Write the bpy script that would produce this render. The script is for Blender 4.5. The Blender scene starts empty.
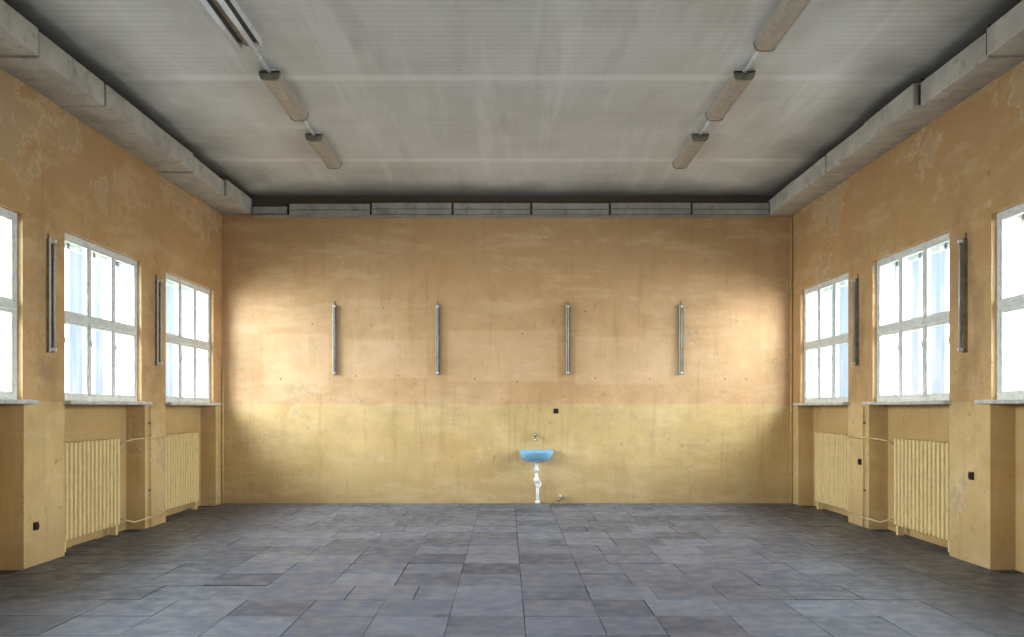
import bpy, bmesh, math, random
from mathutils import Vector, Matrix
random.seed(7)
S = bpy.context.scene
COL = S.collection

# ------------------------------------------------------------------ materials
class NT:
    def __init__(s, name):
        s.m = bpy.data.materials.new(name); s.m.use_nodes = True
        s.t = s.m.node_tree; s.n = s.t.nodes; s.n.clear()
        s.out = s.n.new('ShaderNodeOutputMaterial')
    def node(s, typ, **kw):
        nd = s.n.new(typ)
        for k, v in kw.items(): setattr(nd, k, v)
        return nd
    def link(s, a, b): s.t.links.new(a, b)
    def setin(s, sock, v):
        if hasattr(v, 'is_output'): s.link(v, sock)
        else: sock.default_value = v
    def pos(s):
        g = s.node('ShaderNodeNewGeometry'); return g.outputs['Position']
    def sep(s, v):
        x = s.node('ShaderNodeSeparateXYZ'); s.link(v, x.inputs[0]); return x.outputs
    def scale(s, v, sc, off=(0,0,0)):
        m = s.node('ShaderNodeMapping'); s.link(v, m.inputs[0]); m.inputs['Scale'].default_value = sc
        m.inputs['Location'].default_value = off; return m.outputs[0]
    def noise(s, v, sc, det=4, rough=.55, dist=0):
        x = s.node('ShaderNodeTexNoise'); s.link(v, x.inputs['Vector'])
        x.inputs['Scale'].default_value = sc; x.inputs['Detail'].default_value = det
        x.inputs['Roughness'].default_value = rough; x.inputs['Distortion'].default_value = dist
        return x.outputs[0]
    def math(s, op, a, b=0.0, clamp=False):
        m = s.node('ShaderNodeMath', operation=op, use_clamp=clamp); s.setin(m.inputs[0], a); s.setin(m.inputs[1], b); return m.outputs[0]
    def ramp(s, v, a, b, lo=0.0, hi=1.0):
        m = s.node('ShaderNodeMapRange', interpolation_type='SMOOTHSTEP'); s.link(v, m.inputs[0])
        m.inputs[1].default_value = a; m.inputs[2].default_value = b; m.inputs[3].default_value = lo; m.inputs[4].default_value = hi
        return m.outputs[0]
    def mix(s, f, a, b, mode='MIX'):
        m = s.node('ShaderNodeMix', data_type='RGBA', blend_type=mode)
        s.setin(m.inputs[0], f)
        for k, v in ((6, a), (7, b)):
            if hasattr(v, 'is_output'): s.link(v, m.inputs[k])
            else: m.inputs[k].default_value = (*v, 1)
        return m.outputs[2]
    def bump(s, h, strength=.3, dist=.01):
        b = s.node('ShaderNodeBump'); s.link(h, b.inputs['Height']); b.inputs['Strength'].default_value = strength
        b.inputs['Distance'].default_value = dist; return b.outputs[0]
    def bsdf(s, col, rough=.6, spec=.5, metal=0., normal=None):
        p = s.node('ShaderNodeBsdfPrincipled')
        if hasattr(col, 'is_output'): s.link(col, p.inputs['Base Color'])
        else: p.inputs['Base Color'].default_value = (*col, 1)
        s.setin(p.inputs['Roughness'], rough); p.inputs['Specular IOR Level'].default_value = spec
        p.inputs['Metallic'].default_value = metal
        if normal is not None: s.link(normal, p.inputs['Normal'])
        s.link(p.outputs[0], s.out.inputs[0]); return s.m

def paint(name, col, var=.12, rough=.5, sc=6., metal=0., dirt=None, spec=.4):
    t = NT(name); p = t.pos(); n = t.noise(p, sc, 3)
    c = t.mix(t.ramp(n, .3, .7), tuple(x*(1-var) for x in col), tuple(min(1, x*(1+var)) for x in col))
    if dirt:
        d = t.ramp(t.noise(p, sc*2.3, 5, .7), .52, .68)
        c = t.mix(t.math('MULTIPLY', d, dirt[1]), c, dirt[0])
    return t.bsdf(c, rough, spec, metal)

def rectmask(t, a, b, a0, a1, b0, b1, soft, soft2=None):
    s2 = soft2 or soft
    m = t.math('MULTIPLY', t.ramp(a, a0-soft, a0+soft), t.ramp(a, a1-soft, a1+soft, 1, 0))
    n = t.math('MULTIPLY', t.ramp(b, b0-s2, b0+s2), t.ramp(b, b1-s2, b1+s2, 1, 0))
    return t.math('MULTIPLY', m, n)

def wall_mat(name, back=False):
    t = NT(name); p = t.pos(); X, Y, Z = t.sep(p)
    big = t.ramp(t.noise(p, .55, 4, .6), .35, .68)
    med = t.ramp(t.noise(p, 2.3, 5, .65), .35, .7)
    if back:
        up = t.mix(big, (.60,.345,.155), (.74,.46,.235))
    else:
        up = t.mix(big, (.53,.31,.125), (.66,.41,.185))
    soot_dim = t.math('MULTIPLY', t.ramp(t.math('ADD', Z, t.math('MULTIPLY', big, .8)), 3.0, 5.3), .65)
    up = t.mix(soot_dim, up, (.37,.215,.09))  # soot plus the dimmer light near the ceiling, painted into the upper coat
    lo = t.mix(big, (.63,.415,.165), (.75,.525,.24))
    edge = t.math('ADD', Z, t.math('MULTIPLY', t.math('SUBTRACT', med, .5), .012))
    c = t.mix(t.ramp(edge, 1.655, 1.675), lo, up)
    c = t.mix(t.math('MULTIPLY', med, .34), c, (.40,.245,.105))
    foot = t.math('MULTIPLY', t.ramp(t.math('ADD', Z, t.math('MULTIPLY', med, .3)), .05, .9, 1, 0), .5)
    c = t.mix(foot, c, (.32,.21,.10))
    dr = t.ramp(t.noise(t.scale(p, (5, 5, .45)), 1.6, 5, .7), .52, .70)
    c = t.mix(t.math('MULTIPLY', dr, .3), c, (.35,.205,.09))
    br = t.ramp(t.noise(t.scale(p, (.6, .6, 2.2)), 1.4, 5, .7), .48, .66)
    c = t.mix(t.math('MULTIPLY', br, .2), c, (.86,.66,.42))
    f = t.noise(p, 8, 6, .75)
    c = t.mix(t.math('MULTIPLY', t.ramp(f, .62, .69), .22 if back else .35), c, (.82,.66,.44))
    c = t.mix(t.math('MULTIPLY', t.ramp(f, .33, .39, 1, 0), .4 if back else .55), c, (.27,.15,.06))
    pn = t.noise(t.scale(p, (1,1,1), (3,1,5)), .8, 6, .68)
    lo_t = .66 if back else .63
    if not back:
        # the coat has come off worst high up near the ducts and beside the window heads
        hi = t.math('MULTIPLY', t.ramp(Z, 3.9, 4.8), .07)
        pn = t.math('ADD', pn, hi)
        pn = t.math('ADD', pn, t.math('MULTIPLY', rectmask(t, Y, Z, 8.55, 9.05, 3.1, 3.75, .15), .06))
    pe = t.ramp(pn, lo_t, lo_t+.015)
    rim = t.math('SUBTRACT', t.ramp(pn, lo_t-.015, lo_t-.002), pe, True)
    c = t.mix(t.math('MULTIPLY', pe, .35 if back else .5), c, (.46,.35,.21))
    c = t.mix(t.math('MULTIPLY', rim, .2 if back else .3), c, (.82,.66,.46))
    c = t.mix(t.math('MULTIPLY', t.ramp(Z, 4.90, 5.0), .9), c, (.07,.06,.05))  # shaded gap above the ducts, painted dark onto the wall
    if back:
        for (a, b, z0, z1) in [(-4.1,-3.0,2.0,2.85),(-2.75,-1.35,2.1,2.75),(-1.0,.85,2.05,2.9),(1.15,2.75,2.0,2.8),(-2.6,-1.3,.25,.85),(-.9,3.1,.35,.62)]:
            m = rectmask(t, X, Z, a, b, z0, z1, .02)
            c = t.mix(t.math('MULTIPLY', m, .18), c, (.92,.64,.40) if z0 > 1 else (.48,.34,.15))
        dx = t.math('ABSOLUTE', t.math('SUBTRACT', X, .49))
        st = t.math('MULTIPLY', t.ramp(dx, .1, .75, 1, 0), t.ramp(Z, .2, 1.3, 1, 0))
        c = t.mix(t.math('MULTIPLY', st, t.math('MULTIPLY', med, .5)), c, (.42,.29,.15))
        for x in (-2.89, -1.16, 1.03, 2.93):
            m = rectmask(t, X, Z, x-.02, x+.12, 1.9, 3.6, .14, .3)
            c = t.mix(t.math('MULTIPLY', m, .22), c, (.30,.18,.08))
    else:
        for y in (12.03, 9.2, 6.37):
            m = rectmask(t, Y, Z, y-.25, y+.25, 1.75, 3.9, .2, .4)
            c = t.mix(t.math('MULTIPLY', t.math('MULTIPLY', m, med), .6), c, (.28,.16,.07))
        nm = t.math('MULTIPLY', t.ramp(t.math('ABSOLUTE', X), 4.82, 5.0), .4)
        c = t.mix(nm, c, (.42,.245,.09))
    h = t.math('ADD', t.noise(p, 28, 4, .6), t.math('MULTIPLY', pe, -.8))
    h = t.math('ADD', h, t.math('MULTIPLY', t.noise(p, 1.3, 2), 2.5))
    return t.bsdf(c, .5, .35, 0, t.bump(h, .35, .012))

M = {}
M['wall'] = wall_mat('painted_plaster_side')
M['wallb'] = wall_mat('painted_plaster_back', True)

t = NT('ceiling_board'); p = t.pos(); X, Y, Z = t.sep(p)
c = t.mix(t.ramp(t.noise(p, .5, 5, .6), .3, .7), (.60,.59,.55), (.78,.775,.74))
c = t.mix(t.math('MULTIPLY', t.ramp(t.noise(t.scale(p, (.25,3.2,1)), 1.5, 5, .7), .4, .7), .35), c, (.82,.815,.78))
c = t.mix(t.math('MULTIPLY', t.ramp(t.noise(t.scale(p, (2.4,.16,1)), 1.3, 4, .6), .5, .66), .4), c, (.94,.935,.91))  # lengthwise streaks of reflected light painted into the board colour
c = t.mix(t.math('MULTIPLY', t.ramp(t.noise(t.scale(p, (2.0,.3,1), (4,4,0)), 1.0, 4, .6), .52, .7), .3), c, (.36,.35,.31))
rib = t.math('SINE', t.math('MULTIPLY', Y, 2*math.pi/.105))
c = t.mix(t.math('MULTIPLY', t.ramp(rib, .2, 1), .07), c, (.3,.29,.26))
for y0 in (.07, 3.22, 6.37, 9.52, 12.67):
    d = t.math('ABSOLUTE', t.math('SUBTRACT', Y, y0))
    c = t.mix(t.math('MULTIPLY', t.ramp(d, .03, .12, 1, 0), .65), c, (.96,.955,.94))
    c = t.mix(t.math('MULTIPLY', t.ramp(d, .0, .6, 1, 0), .2), c, (.92,.915,.89))
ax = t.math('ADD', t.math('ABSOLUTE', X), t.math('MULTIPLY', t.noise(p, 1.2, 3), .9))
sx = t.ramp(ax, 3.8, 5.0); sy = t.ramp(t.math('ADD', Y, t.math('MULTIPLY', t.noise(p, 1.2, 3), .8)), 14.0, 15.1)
c = t.mix(t.math('MULTIPLY', t.math('MAXIMUM', sx, sy), .8), c, (.10,.09,.08))  # shade along the ceiling edges painted in, mixed with soot
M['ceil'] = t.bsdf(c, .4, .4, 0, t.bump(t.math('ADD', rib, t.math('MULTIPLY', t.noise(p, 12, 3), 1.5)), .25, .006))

t = NT('rubber_floor_tiles'); p = t.pos()
g = t.node('ShaderNodeNewGeometry'); r = g.outputs['Random Per Island']
c = t.mix(r, (.050,.060,.092), (.140,.156,.21))
c = t.mix(t.math('MULTIPLY', t.ramp(t.math('FRACT', t.math('MULTIPLY', r, 7.3)), .8, 1), .6), c, (.20,.20,.24))
c = t.mix(t.math('MULTIPLY', t.ramp(t.noise(p, .6, 3, .6), .38, .68), .45), c, (.19,.205,.25))
c = t.mix(t.math('MULTIPLY', t.ramp(t.noise(p, 9, 6, .8), .5, .66), .4), c, (.27,.275,.31))
c = t.mix(t.math('MULTIPLY', t.ramp(t.noise(p, 4.5, 6, .8), .52, .66), .55), c, (.032,.037,.053))
c = t.mix(t.math('MULTIPLY', t.ramp(t.noise(t.scale(p, (1.2,7,1)), 6, 5, .8), .60, .68), .3), c, (.33,.33,.36))
c = t.mix(t.math('MULTIPLY', t.ramp(t.noise(p, 55, 2, .7), .58, .7), .4), c, (.32,.33,.37))
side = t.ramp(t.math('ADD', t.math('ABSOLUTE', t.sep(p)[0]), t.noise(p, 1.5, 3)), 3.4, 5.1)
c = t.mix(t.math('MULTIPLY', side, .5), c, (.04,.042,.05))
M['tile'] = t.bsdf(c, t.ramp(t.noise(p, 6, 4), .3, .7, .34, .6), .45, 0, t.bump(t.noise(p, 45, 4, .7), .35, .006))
M['sub'] = paint('subfloor_screed', (.04,.044,.055), .3, .9)
M['frame'] = paint('window_frame_paint', (.74,.74,.68), .08, .45, 9, dirt=((.42,.34,.22), .45))
M['sill'] = paint('sill_stone', (.60,.56,.50), .15, .5, 8, dirt=((.3,.24,.16), .4))
M['rad'] = paint('radiator_enamel', (.78,.57,.26), .06, .4, 7, dirt=((.48,.31,.13), .4), spec=.5)
M['pipe'] = paint('pipe_enamel', (.72,.52,.24), .1, .4, 8, dirt=((.3,.2,.09), .4))
M['duct'] = paint('duct_board', (.46,.42,.355), .14, .6, 3, dirt=((.2,.16,.11), .5))
M['ductb'] = paint('duct_metal', (.35,.325,.28), .14, .5, 3, dirt=((.16,.13,.10), .5))
M['seam'] = paint('duct_seam', (.05,.04,.035), .2, .7)
M['diff'] = paint('aged_diffuser_plastic', (.43,.37,.30), .12, .4, 12, dirt=((.25,.18,.13), .35))
M['white'] = paint('white_enamel', (.78,.78,.75), .05, .3, 9, dirt=((.45,.4,.32), .3))
M['tube'] = paint('fluorescent_glass', (.92,.92,.90), .02, .15, 5, spec=.6)
M['oldtube'] = paint('sooty_fluorescent_glass', (.50,.48,.42), .1, .2, 9, dirt=((.2,.15,.1), .5), spec=.6)
M['steel'] = paint('channel_steel', (.26,.225,.175), .25, .35, 14, .5, dirt=((.14,.08,.04), .6))
M['black'] = paint('bakelite', (.02,.012,.01), .2, .35)
M['blue'] = paint('blue_ceramic', (.24,.48,.66), .10, .12, 10, dirt=((.4,.5,.55), .3), spec=.6)
M['chrome'] = paint('tap_metal', (.5,.47,.42), .2, .25, 20, .9)

t = NT('frosted_window_glass'); p = t.pos()
n = t.ramp(t.noise(t.scale(p, (1, 3.2, .35)), 2.2, 4, .6), .35, .65)
n2 = t.ramp(t.noise(p, 1.1, 3, .5), .38, .58)
col = t.mix(n, (.58,.74,.84), (.94,.95,.96))
col = t.mix(t.math('MULTIPLY', n2, .55), col, (.54,.71,.83))
tl = t.node('ShaderNodeBsdfTranslucent'); t.link(col, tl.inputs[0])
tr = t.node('ShaderNodeBsdfTransparent'); t.link(col, tr.inputs[0])
mx = t.node('ShaderNodeMixShader'); mx.inputs[0].default_value = .025
t.link(tr.outputs[0], mx.inputs[1]); t.link(tl.outputs[0], mx.inputs[2])
t.link(mx.outputs[0], t.out.inputs[0]); M['glass'] = t.m

# ------------------------------------------------------------------ mesh helpers
class Obj:
    def __init__(s, name, mats):
        s.name = name; s.bm = bmesh.new(); s.mats = mats
    def idx(s, m): return s.mats.index(m)
    def box(s, a, b, m, bev=0, rot=None):
        lo = [min(a[i], b[i]) for i in range(3)]; hi = [max(a[i], b[i]) for i in range(3)]
        r = bmesh.ops.create_cube(s.bm, size=1)
        vs = r['verts']
        c = Vector([(lo[i]+hi[i])/2 for i in range(3)])
        for v in vs:
            v.co = Vector([v.co[i]*(hi[i]-lo[i]) for i in range(3)])
            if rot: v.co = rot @ v.co
            v.co += c
        fs = {f for v in vs for f in v.link_faces}
        for f in fs: f.material_index = s.idx(m)
        if bev:
            es = list({e for v in vs for e in v.link_edges})
            bmesh.ops.bevel(s.bm, geom=es, offset=bev, segments=2, affect='EDGES', profile=.5)
    def cyl(s, a, b, r, m, seg=12, r2=None):
        a, b = Vector(a), Vector(b); d = b-a
        q = Vector((0,0,1)).rotation_difference(d.normalized()).to_matrix().to_4x4()
        res = bmesh.ops.create_cone(s.bm, cap_ends=True, segments=seg, radius1=r, radius2=r if r2 is None else r2, depth=d.length,
                                    matrix=Matrix.Translation((a+b)/2) @ q)
        for f in {f for v in res['verts'] for f in v.link_faces}:
            f.material_index = s.idx(m); f.smooth = len(f.verts) == 4
    def ball(s, c, r, m, sc=(1,1,1)):
        res = bmesh.ops.create_uvsphere(s.bm, u_segments=12, v_segments=8, radius=r)
        for v in res['verts']: v.co = Vector([v.co[i]*sc[i] for i in range(3)]) + Vector(c)
        for f in {f for v in res['verts'] for f in v.link_faces}: f.material_index = s.idx(m); f.smooth = True
    def path(s, pts, r, m):
        for i in range(len(pts)-1): s.cyl(pts[i], pts[i+1], r, m)
        for q in pts[1:-1]: s.ball(q, r*1.03, m)
    def rings(s, rings, m, cap0=True, cap1=True, smooth=True):
        rs = [[s.bm.verts.new(p) for p in r] for r in rings]
        n = len(rs[0]); i = s.idx(m)
        for k in range(len(rs)-1):
            for j in range(n):
                f = s.bm.faces.new((rs[k][j], rs[k][(j+1)%n], rs[k+1][(j+1)%n], rs[k+1][j])); f.material_index = i; f.smooth = smooth
        if cap0: f = s.bm.faces.new(rs[0][::-1]); f.material_index = i
        if cap1: f = s.bm.faces.new(rs[-1]); f.material_index = i
    def prism(s, prof, y0, y1, m):
        s.rings([[(x, y0, z) for x, z in prof], [(x, y1, z) for x, z in prof]], m, smooth=False)
    def done(s):
        bmesh.ops.recalc_face_normals(s.bm, faces=s.bm.faces)
        cs = [v.co for v in s.bm.verts]
        c = Vector([(min(q[i] for q in cs)+max(q[i] for q in cs))/2 for i in range(3)])
        for v in s.bm.verts: v.co -= c
        me = bpy.data.meshes.new(s.name); s.bm.to_mesh(me); s.bm.free()
        for m in s.mats: me.materials.append(M[m])
        o = bpy.data.objects.new(s.name, me); o.location = c; COL.objects.link(o); return o

W = 4.8; D = 14.8; H = 5.17; T = .5; B = -3.2
NB = 5.05
SILL = 1.68; HEAD = 3.53
WIN = [(12.38,14.38),(9.55,11.55),(6.72,8.72),(3.89,5.89),(1.06,3.06),(-1.77,.23)]

# ------------------------------------------------------------------ shell
o = Obj('wall_back', ['wallb']); o.box((-W-T, D, -.1), (W+T, D+.3, H+.1), 'wallb'); o.done()
o = Obj('wall_front', ['wall']); o.box((-W-T, B-.3, -.1), (W+T, B, H+.1), 'wall'); o.done()
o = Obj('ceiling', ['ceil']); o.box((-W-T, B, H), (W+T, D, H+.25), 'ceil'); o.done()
for s, nm in ((-1,'wall_left'), (1,'wall_right')):
    o = Obj(nm, ['wall'])
    o.box((s*W, B, HEAD), (s*(W+T), D, H+.1), 'wall')
    ys = sorted(WIN)
    prevU = prevL = B
    for (a, b) in ys:
        o.box((s*W, prevU, SILL), (s*(W+T), a, HEAD), 'wall'); prevU = b
        o.box((s*W, prevL, -.1), (s*(W+T), a, SILL), 'wall'); prevL = b + (.12 if b > 9 else .02)
        o.box((s*NB, a, -.1), (s*(W+T), prevL, SILL-.04), 'wall')
    o.box((s*W, prevU, SILL), (s*(W+T), D, HEAD), 'wall')
    o.box((s*W, prevL, -.1), (s*(W+T), D, SILL), 'wall')
    o.done()

# ------------------------------------------------------------------ floor
o = Obj('floor', ['sub','tile'])
o.box((-W-T, B, -.2), (W+T, D, -.010), 'sub')
ts = .572
rows = int((D-B)/ts)+1
for r in range(rows):
    y1 = D-.03 - r*ts; y0 = y1-ts
    if y0 < B: break
    offL = random.choice([0, 0, .5, .12]) * ts; offR = random.choice([0, 0, .5, .3]) * ts
    cuts = [.13, .13-ts, .13+ts]
    xl = .13-ts; first = True
    while xl > -NB:
        w = ts*(2 if random.random() < .08 else 1)
        if first and offL: w = ts-offL*.8
        first = False; xl -= w; cuts.append(xl)
    xr = .13+ts; first = True
    while xr < NB:
        w = ts*(2 if random.random() < .08 else 1)
        if first and offR: w = ts-offR*.8
        first = False; xr += w; cuts.append(xr)
    cuts.sort()
    for x0c, x1c in zip(cuts, cuts[1:]):
        xa, xb = max(x0c, -NB+.01), min(x1c, NB-.01)
        if xa < -W or xb > W:
            if not any(a < (y0+y1)/2 < b for a, b in WIN):
                xa, xb = max(xa, -W+.01), min(xb, W-.01)
        if xb-xa < .06: continue
        g = .0004 + random.random()*.0014
        lift = random.random()*.003; ang = random.gauss(0, .0018); tx = random.gauss(0, .0025); ty = random.gauss(0, .0025)
        if random.random() < .05: tx *= 4; ang *= 3
        rot = Matrix.Rotation(ang, 3, 'Z') @ Matrix.Rotation(tx, 3, 'X') @ Matrix.Rotation(ty, 3, 'Y')
        jx, jy = random.gauss(0,.0015), random.gauss(0,.0015)
        o.box((xa+g+jx, y0+g+jy, -.035+lift), (xb-g+jx, y1-g+jy, 0+lift), 'tile', .0025, rot)
o.done()

# ------------------------------------------------------------------ windows, sills
wi = 1
for s in (-1, 1):
    for (a, b) in WIN:
        o = Obj('window_%d' % wi, ['frame','glass']); wi += 1
        X0, X1 = W+.05, W+.12
        z0, z1 = SILL+.002, HEAD-.002
        f = .055
        o.box((s*X0, a, z0), (s*X1, a+f, z1), 'frame', .006); o.box((s*X0, b-f, z0), (s*X1, b, z1), 'frame', .006)
        o.box((s*X0, a+f, z0), (s*X1, b-f, z0+f), 'frame', .006); o.box((s*X0, a+f, z1-f), (s*X1, b-f, z1), 'frame', .006)
        zm = (z0+z1)/2
        o.box((s*(X0-.02), a+f, zm-.04), (s*X1, b-f, zm+.04), 'frame', .01)
        cw = (b-a-2*f)/3
        for k in (1, 2):
            y = a+f+cw*k; o.box((s*(X0-.008), y-.025, z0+f), (s*X1, y+.025, z1-f), 'frame', .006)
        for k in range(3):
            for (za, zb) in ((z0+f, zm-.04), (zm+.04, z1-f)):
                ya = a+f+cw*k+(.025 if k else 0); yb = a+f+cw*(k+1)-(.025 if k < 2 else 0)
                c = .03; xa, xb = X0+.008, X0+.05
                o.box((s*xa, ya, za), (s*xb, ya+c, zb), 'frame', .004); o.box((s*xa, yb-c, za), (s*xb, yb, zb), 'frame', .004)
                o.box((s*xa, ya+c, za), (s*xb, yb-c, za+c), 'frame', .004); o.box((s*xa, ya+c, zb-c), (s*xb, yb-c, zb), 'frame', .004)
                q = [Vector((s*(X0+.027), yy, zz)) for yy, zz in ((ya+c,za+c),(yb-c,za+c),(yb-c,zb-c),(ya+c,zb-c))]
                fc = o.bm.faces.new([o.bm.verts.new(v) for v in q]); fc.material_index = 1
            o.box((s*(X0-.022), a+f+cw*k+.01, zm-.30), (s*(X0+.005), a+f+cw*k+.025, zm-.22), 'frame', .004)
        x2, x3 = W+.30, W+.34
        for k in range(4):
            y = a+.04+(b-a-.08)*k/3
            o.box((s*x2, y-.03, z0), (s*x3, y+.03, z1), 'frame')
        for z in (z0+.04, zm, z1-.04): o.box((s*x2, a, z-.03), (s*x3, b, z+.03), 'frame')
        o.box((s*X1, a+.001, z0), (s*(W+T-.005), a+.012, z1), 'frame'); o.box((s*X1, b-.012, z0), (s*(W+T-.005), b-.001, z1), 'frame')
        o.box((s*X1, a+.012, z1-.012), (s*(W+T-.005), b-.012, z1-.001), 'frame')
        o.done()
        o = Obj('window_sill', ['sill'])
        o.box((s*(W-.09), a-.04, SILL-.04), (s*(W+.049), b+.15, SILL), 'sill', .008)
        o.box((s*(W-.0), a+.005, SILL-.039), (s*(W+T-.02), b-.005, SILL-.001), 'sill')
        o.done()
        L = bpy.data.lights.new('window_daylight', 'AREA'); L.shape = 'RECTANGLE'; L.size = (b-a)*1.1; L.size_y = (z1-z0)*1.15
        lo = bpy.data.objects.new(L.name, L); COL.objects.link(lo)
        lo.location = (s*(W+T+.92), (a+b)/2-.32, (z0+z1)/2+.52)
        lo.rotation_euler = Vector((-s, .56, -.68)).to_track_quat('-Z', 'Y').to_euler()
        L.energy = 860 if s < 0 else 700; L.spread = math.radians(132); L.color = (1.0,.985,.965)

# ------------------------------------------------------------------ radiators
def radiator(s, ya, yb):
    o = Obj('radiator', ['rad'])
    n = 14; pitch = (yb-ya)/n
    z0, z1 = .13, 1.22
    for k in range(n):
        y = ya+pitch*(k+.5); h = pitch*.31
        for (xa, xb) in ((W+.06, W+.125), (W+.135, W+.20)):
            o.box((s*xa, y-h, z0), (s*xb, y+h, z1), 'rad', .018)
        o.box((s*(W+.08), y-.012, z0+.03), (s*(W+.18), y+.012, z1-.03), 'rad')
    for z in (z0+.07, z1-.07):
        o.cyl((s*(W+.13), ya+.02, z), (s*(W+.13), yb-.02, z), .03, 'rad')
    for y in (ya+pitch*.5, yb-pitch*.5):
        o.box((s*(W+.09), y-.025, 0.004), (s*(W+.17), y+.025, z0+.02), 'rad', .006)
    for y in (ya+pitch*2.5, yb-pitch*2.5):
        for z in (.4, 1.05):
            o.cyl((s*(W+.19), y, z), (s*(NB-.001), y, z), .012, 'rad', 8)
    o.done()
for s in (-1, 1):
    for (a, b) in WIN:
        radiator(s, a+.14, a+1.54)
    a0, b0 = WIN[0][0], WIN[1]
    yv = b0[1]+.24
    o = Obj('heating_pipe', ['pipe','steel'])
    xr, xp = W+.13, W-.03
    o.cyl((s*xp, yv, .005), (s*xp, yv, 1.62), .012, 'pipe')
    for z in (1.15, .20):
        z2 = z+.05 if z > 1 else z-.06
        o.path([(s*xr, b0[0]+1.545, z), (s*xr, b0[0]+1.62, z), (s*xp, b0[0]+1.70, z2), (s*xp, a0-.06, z2), (s*xr, a0+.06, z), (s*xr, a0+.135, z)], .010, 'pipe')
    o.cyl((s*xr, b0[0]+1.56, 1.15), (s*xr, b0[0]+1.61, 1.15), .026, 'steel')
    o.cyl((s*(xr-.05), b0[0]+1.585, 1.15), (s*(xr-.01), b0[0]+1.585, 1.15), .02, 'steel')
    for z in (.5, 1.4): o.box((s*(W-.035), yv-.02, z-.01), (s*(W-.001), yv+.02, z+.01), 'steel')
    o.done()

# ------------------------------------------------------------------ wall strip lights
def strip(pos, axis, z0=2.18, z1=3.37):
    o = Obj('wall_fluorescent_lamp', ['steel','oldtube','white'])
    n = Vector(axis); u = Vector((0,0,1)).cross(n); P = Vector(pos)
    def bx(u0, u1, n0, n1, za, zb, m, bev=.003):
        a = P+u*u0+n*n0; b = P+u*u1+n*n1; o.box((a.x, a.y, za), (b.x, b.y, zb), m, bev)
    bx(-.030, .030, 0, .035, z0, z1, 'steel')
    bx(-.034, -.024, .03, .045, z0, z1, 'white', 0); bx(.024, .034, .03, .045, z0, z1, 'steel', 0)
    for z in (z0+.01, z1-.05): bx(-.02, .02, .03, .085, z, z+.04, 'white')
    q = P+n*.068; o.cyl((q.x, q.y, z0+.04), (q.x, q.y, z1-.04), .011, 'oldtube')
    bx(-.012, .012, 0, .012, z1, z1+.06, 'steel', 0)
    o.done()
sx = 880/D
for px in (335, 438, 568, 681): strip(((px-507)/sx, D, 0), (0,-1,0), 2.16, 3.33)
for s in (-1, 1):
    for y in (12.03, 9.2, 6.37, 3.54, .7): strip((s*W, y, 0), (-s,0,0))

# a few old nails left in the end wall
o = Obj('wall_nails', ['black'])
for i in range(12):
    if i < 8: x = -3.8+i*1.05+random.gauss(0,.12); z = 2.08+random.gauss(0,.02)
    else: x = random.uniform(-4.3,4.3); z = random.uniform(2.6,3.9)
    o.cyl((x, D-.02, z), (x, D-.0005, z), .007, 'black', 8)
    o.cyl((x, D-.024, z), (x, D-.019, z), .011, 'black', 8)
o.done()

# ------------------------------------------------------------------ ceiling lamps
def clamp_(s, y, covered=True):
    o = Obj('ceiling_lamp', ['diff','white','tube','steel','seam'])
    x = s*2.5; L = 1.33
    if covered:
        o.box((x-.10, y, H-.045), (x+.10, y+L, H), 'white', .004)
        prof = [(x-.11,H-.02),(x+.11,H-.02),(x+.108,H-.055),(x+.09,H-.10),(x+.055,H-.115),(x-.055,H-.115),(x-.09,H-.10),(x-.108,H-.055)]
        o.prism(prof, y+.025, y+L-.025, 'diff')
        o.prism([(x+(a-x)*1.05, H-(H-b)*1.03) for a, b in prof], y, y+.03, 'steel')
        o.prism([(x+(a-x)*1.05, H-(H-b)*1.03) for a, b in prof], y+L-.03, y+L, 'steel')
    else:
        o.box((x-.11, y, H-.05), (x+.11, y+L, H), 'seam', .004)
        o.box((x-.03, y+.02, H-.075), (x+.03, y+L-.02, H-.045), 'steel', .004)
        for d in (-.075, .075):
            o.cyl((x+d, y+.05, H-.12), (x+d, y+L-.05, H-.12), .026, 'tube', 14)
            for yy in (y+.02, y+L-.06): o.box((x+d-.02, yy, H-.14), (x+d+.02, yy+.04, H-.045), 'white', .004)
        for d in (-.118, .118): o.box((x+d-.003, y, H-.065), (x+d+.003, y+L, H-.0), 'white')
    o.done()
LY = [11.38, 9.26, 7.20, 4.95, 2.86, .77]
for s in (-1, 1):
    for i, y in enumerate(LY): clamp_(s, y, not (s < 0 and i == 2))
    o = Obj('ceiling_conduit', ['white'])
    for i in range(len(LY)-1):
        o.cyl((s*2.5, LY[i+1]+1.335, H-.03), (s*2.5, LY[i]-.005, H-.03), .020, 'white')
        o.ball((s*2.5, (LY[i+1]+1.33+LY[i])/2, H-.031), .029, 'white')
    o.done()

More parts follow.
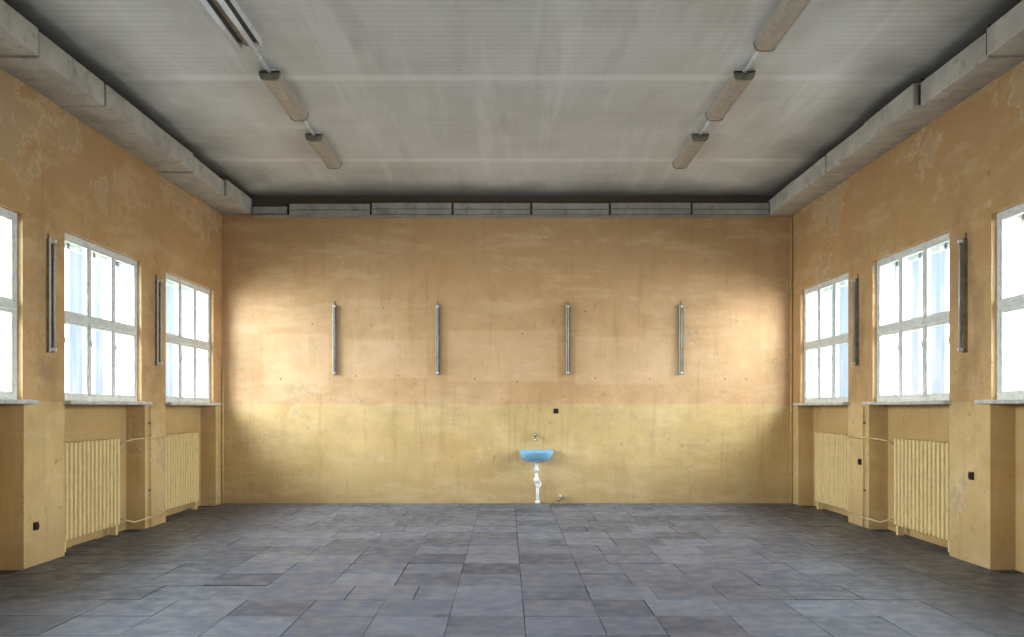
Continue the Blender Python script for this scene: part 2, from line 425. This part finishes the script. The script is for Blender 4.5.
# ------------------------------------------------------------------ perimeter duct boxes
for s in (-1, 1):
    xi = 4.3 if s < 0 else 4.38
    o = Obj('ventilation_duct', ['duct','seam'])
    y = D-.01; k = 0
    while y > B+.2:
        L = 1.34; y0 = max(y-L, B+.01)
        dz = random.gauss(0, .012); dx = random.gauss(0, .016)
        o.box((s*(xi+dx), y0+.016, 4.83+dz), (s*(W-.001), y-.016, 5.08+dz), 'duct', .008, Matrix.Rotation(random.gauss(0,.008), 3, 'X'))
        o.box((s*(xi+.03), y0-.015, 4.85), (s*(W-.01), y0+.015, 5.06), 'seam')
        o.box((s*(xi+.10), y0+.1, 5.06), (s*(xi+.14), y0+.14, H), 'seam')
        y = y0
    o.done()
o = Obj('ventilation_duct', ['ductb','seam','white'])
xs = [290, 372, 453, 531, 609, 690, 768]
for i in range(6):
    xa, xb = (xs[i]-507)/sx, (xs[i+1]-507)/sx
    dz = random.gauss(0,.006)
    o.box((xa+.02, D-.14, 4.825+dz), (xb-.02, D-.002, 5.015+dz), 'ductb', .006)
    o.box((xa+.03, D-.144, 4.905+dz), (xb-.03, D-.135, 4.915+dz), 'seam')
    o.box((xa-.022, D-.12, 4.83), (xa+.022, D-.03, 5.0), 'seam')
o.box((-4.25, D-.12, 4.84), ((290-507)/sx, D-.002, 4.96), 'ductb', .006)
o.box((-4.28, D-.16, 4.80), (4.36, D-.002, 4.815), 'ductb')
o.done()

# ------------------------------------------------------------------ sockets
def socket(pos, n):
    o = Obj('wall_socket', ['black','steel']); P = Vector(pos); n = Vector(n); u = Vector((0,0,1)).cross(n)
    a = P-u*.042; b = P+u*.042+n*.022
    o.box((a.x,a.y,P.z-.042), (b.x,b.y,P.z+.042), 'black', .008)
    c = P+n*.02; e = P+n*.032; o.cyl(tuple(c), tuple(e), .028, 'black', 16)
    for d in (-.009, .009):
        c = P+n*.031+u*d; e = P+n*.034+u*d; o.cyl(tuple(c), tuple(e), .003, 'steel', 8)
    o.done()
socket((.825, D, 1.55), (0,-1,0))
socket((W, 11.95, .87), (-1,0,0)); socket((W, 9.08, .90), (-1,0,0)); socket((-W, 8.95, .40), (1,0,0))

# ------------------------------------------------------------------ wash basin
def dring(cx, y, hw, dp, z, n=28):
    pts = []
    for i in range(n):
        a = 2*math.pi*i/n
        ca, sa = math.cos(a), math.sin(a)
        px = hw*math.copysign(abs(ca)**.75, ca)
        py = dp*(math.copysign(abs(sa)**.8, sa)) if sa > 0 else dp*.55*math.copysign(abs(sa)**.35, sa)
        pts.append((cx+px, y-py, z))
    return pts
o = Obj('wash_basin', ['blue','white','chrome','steel'])
cx = .49; yb = D-.19
prof = [(.07,.06,.70),(.14,.12,.71),(.21,.19,.735),(.255,.245,.785),(.28,.275,.84),(.29,.285,.87),(.29,.285,.885),(.28,.275,.895),
        (.255,.245,.893),(.24,.225,.875),(.215,.195,.84),(.16,.14,.80),(.08,.07,.785),(.02,.02,.78)]
o.rings([dring(cx, yb, a, b, z) for a, b, z in prof], 'blue')
o.box((cx-.28, D-.09, .86), (cx+.28, D-.002, .905), 'blue', .012)
o.box((cx-.27, D-.03, .76), (cx+.27, D-.002, .87), 'blue', .01)
for d in (-.2, .2): o.box((cx+d-.015, D-.2, .755), (cx+d+.015, D-.005, .78), 'white', .003)
o.cyl((cx, yb, .50), (cx, yb, .705), .024, 'white'); o.cyl((cx, yb, .55), (cx, yb, .60), .04, 'white')
o.path([(cx, yb, .52), (cx, yb, .34), (cx+.03, yb, .29), (cx+.06, yb+.02, .33), (cx+.05, yb+.1, .36), (cx+.02, D-.06, .33), (cx+.02, D-.06, .005)], .026, 'white')
o.cyl((cx, yb, .36), (cx, yb, .44), .045, 'white')
o.cyl((cx+.02, D-.06, .003), (cx+.02, D-.06, .05), .045, 'white')
o.path([(cx-.01, D-.002, 1.13), (cx-.01, D-.08, 1.13), (cx-.01, D-.18, 1.10), (cx-.01, D-.19, 1.04)], .013, 'chrome')
o.cyl((cx-.01, D-.06, 1.13), (cx-.01, D-.06, 1.18), .012, 'chrome'); o.box((cx-.045, D-.07, 1.175), (cx+.025, D-.05, 1.192), 'chrome', .005)
o.cyl((cx-.01, D-.015, 1.13), (cx-.01, D-.001, 1.13), .03, 'chrome')
o.done()
o = Obj('floor_pipe_stub', ['pipe','steel'])
o.path([(.88, D-.08, .006), (.88, D-.08, .10), (.96, D-.08, .10), (.96, D-.002, .10)], .02, 'steel')
o.ball((.88, D-.08, .13), .03, 'pipe'); o.box((.79, D-.13, .004), (.97, D-.03, .03), 'steel', .005)
o.done()

for x, z1 in ((W-.03, 4.8), (-W+.03, 2.3)):
    o = Obj('wall_conduit', ['pipe','steel'])
    o.cyl((x, D-.03, .005), (x, D-.03, z1), .014, 'pipe')
    for z in (.5, 1.5, 2.5, 3.5, 4.5):
        if z < z1: o.box((x-.025, D-.032, z-.01), (x+.025, D-.001, z+.01), 'steel')
    o.done()

# ------------------------------------------------------------------ world: bright overcast sky
w = bpy.data.worlds.new('overcast_sky'); S.world = w; w.use_nodes = True
nt = w.node_tree; nt.nodes.clear()
out = nt.nodes.new('ShaderNodeOutputWorld'); bg = nt.nodes.new('ShaderNodeBackground')
tc = nt.nodes.new('ShaderNodeTexCoord'); sp = nt.nodes.new('ShaderNodeSeparateXYZ'); cr = nt.nodes.new('ShaderNodeValToRGB')
mr = nt.nodes.new('ShaderNodeMapRange'); mr.inputs[1].default_value = -1; mr.inputs[2].default_value = 1
nt.links.new(tc.outputs['Generated'], sp.inputs[0]); nt.links.new(sp.outputs[2], mr.inputs[0]); nt.links.new(mr.outputs[0], cr.inputs[0])
e = cr.color_ramp.elements
e[0].position = 0; e[0].color = (.95,.93,.88,1); e[1].position = 1; e[1].color = (1.0,1.05,1.15,1)
k = e.new(.47); k.color = (.95,.93,.88,1); k = e.new(.52); k.color = (.88,.94,1.0,1); k = e.new(.7); k.color = (1.1,1.1,1.1,1)
nt.links.new(cr.outputs[0], bg.inputs[0]); bg.inputs[1].default_value = 1.85
nt.links.new(bg.outputs[0], out.inputs[0])

# ------------------------------------------------------------------ camera
cam = bpy.data.cameras.new('camera'); co = bpy.data.objects.new('camera', cam); COL.objects.link(co)
co.location = (0, 0, 1.6); co.rotation_euler = (math.radians(90), 0, 0)
cam.sensor_width = 36; cam.lens = 880/1024*36
cam.shift_x = 5/1024; cam.shift_y = 89.5/1024
S.camera = co
S.view_settings.view_transform = 'Standard'; S.view_settings.look = 'None'; S.view_settings.exposure = -1.0
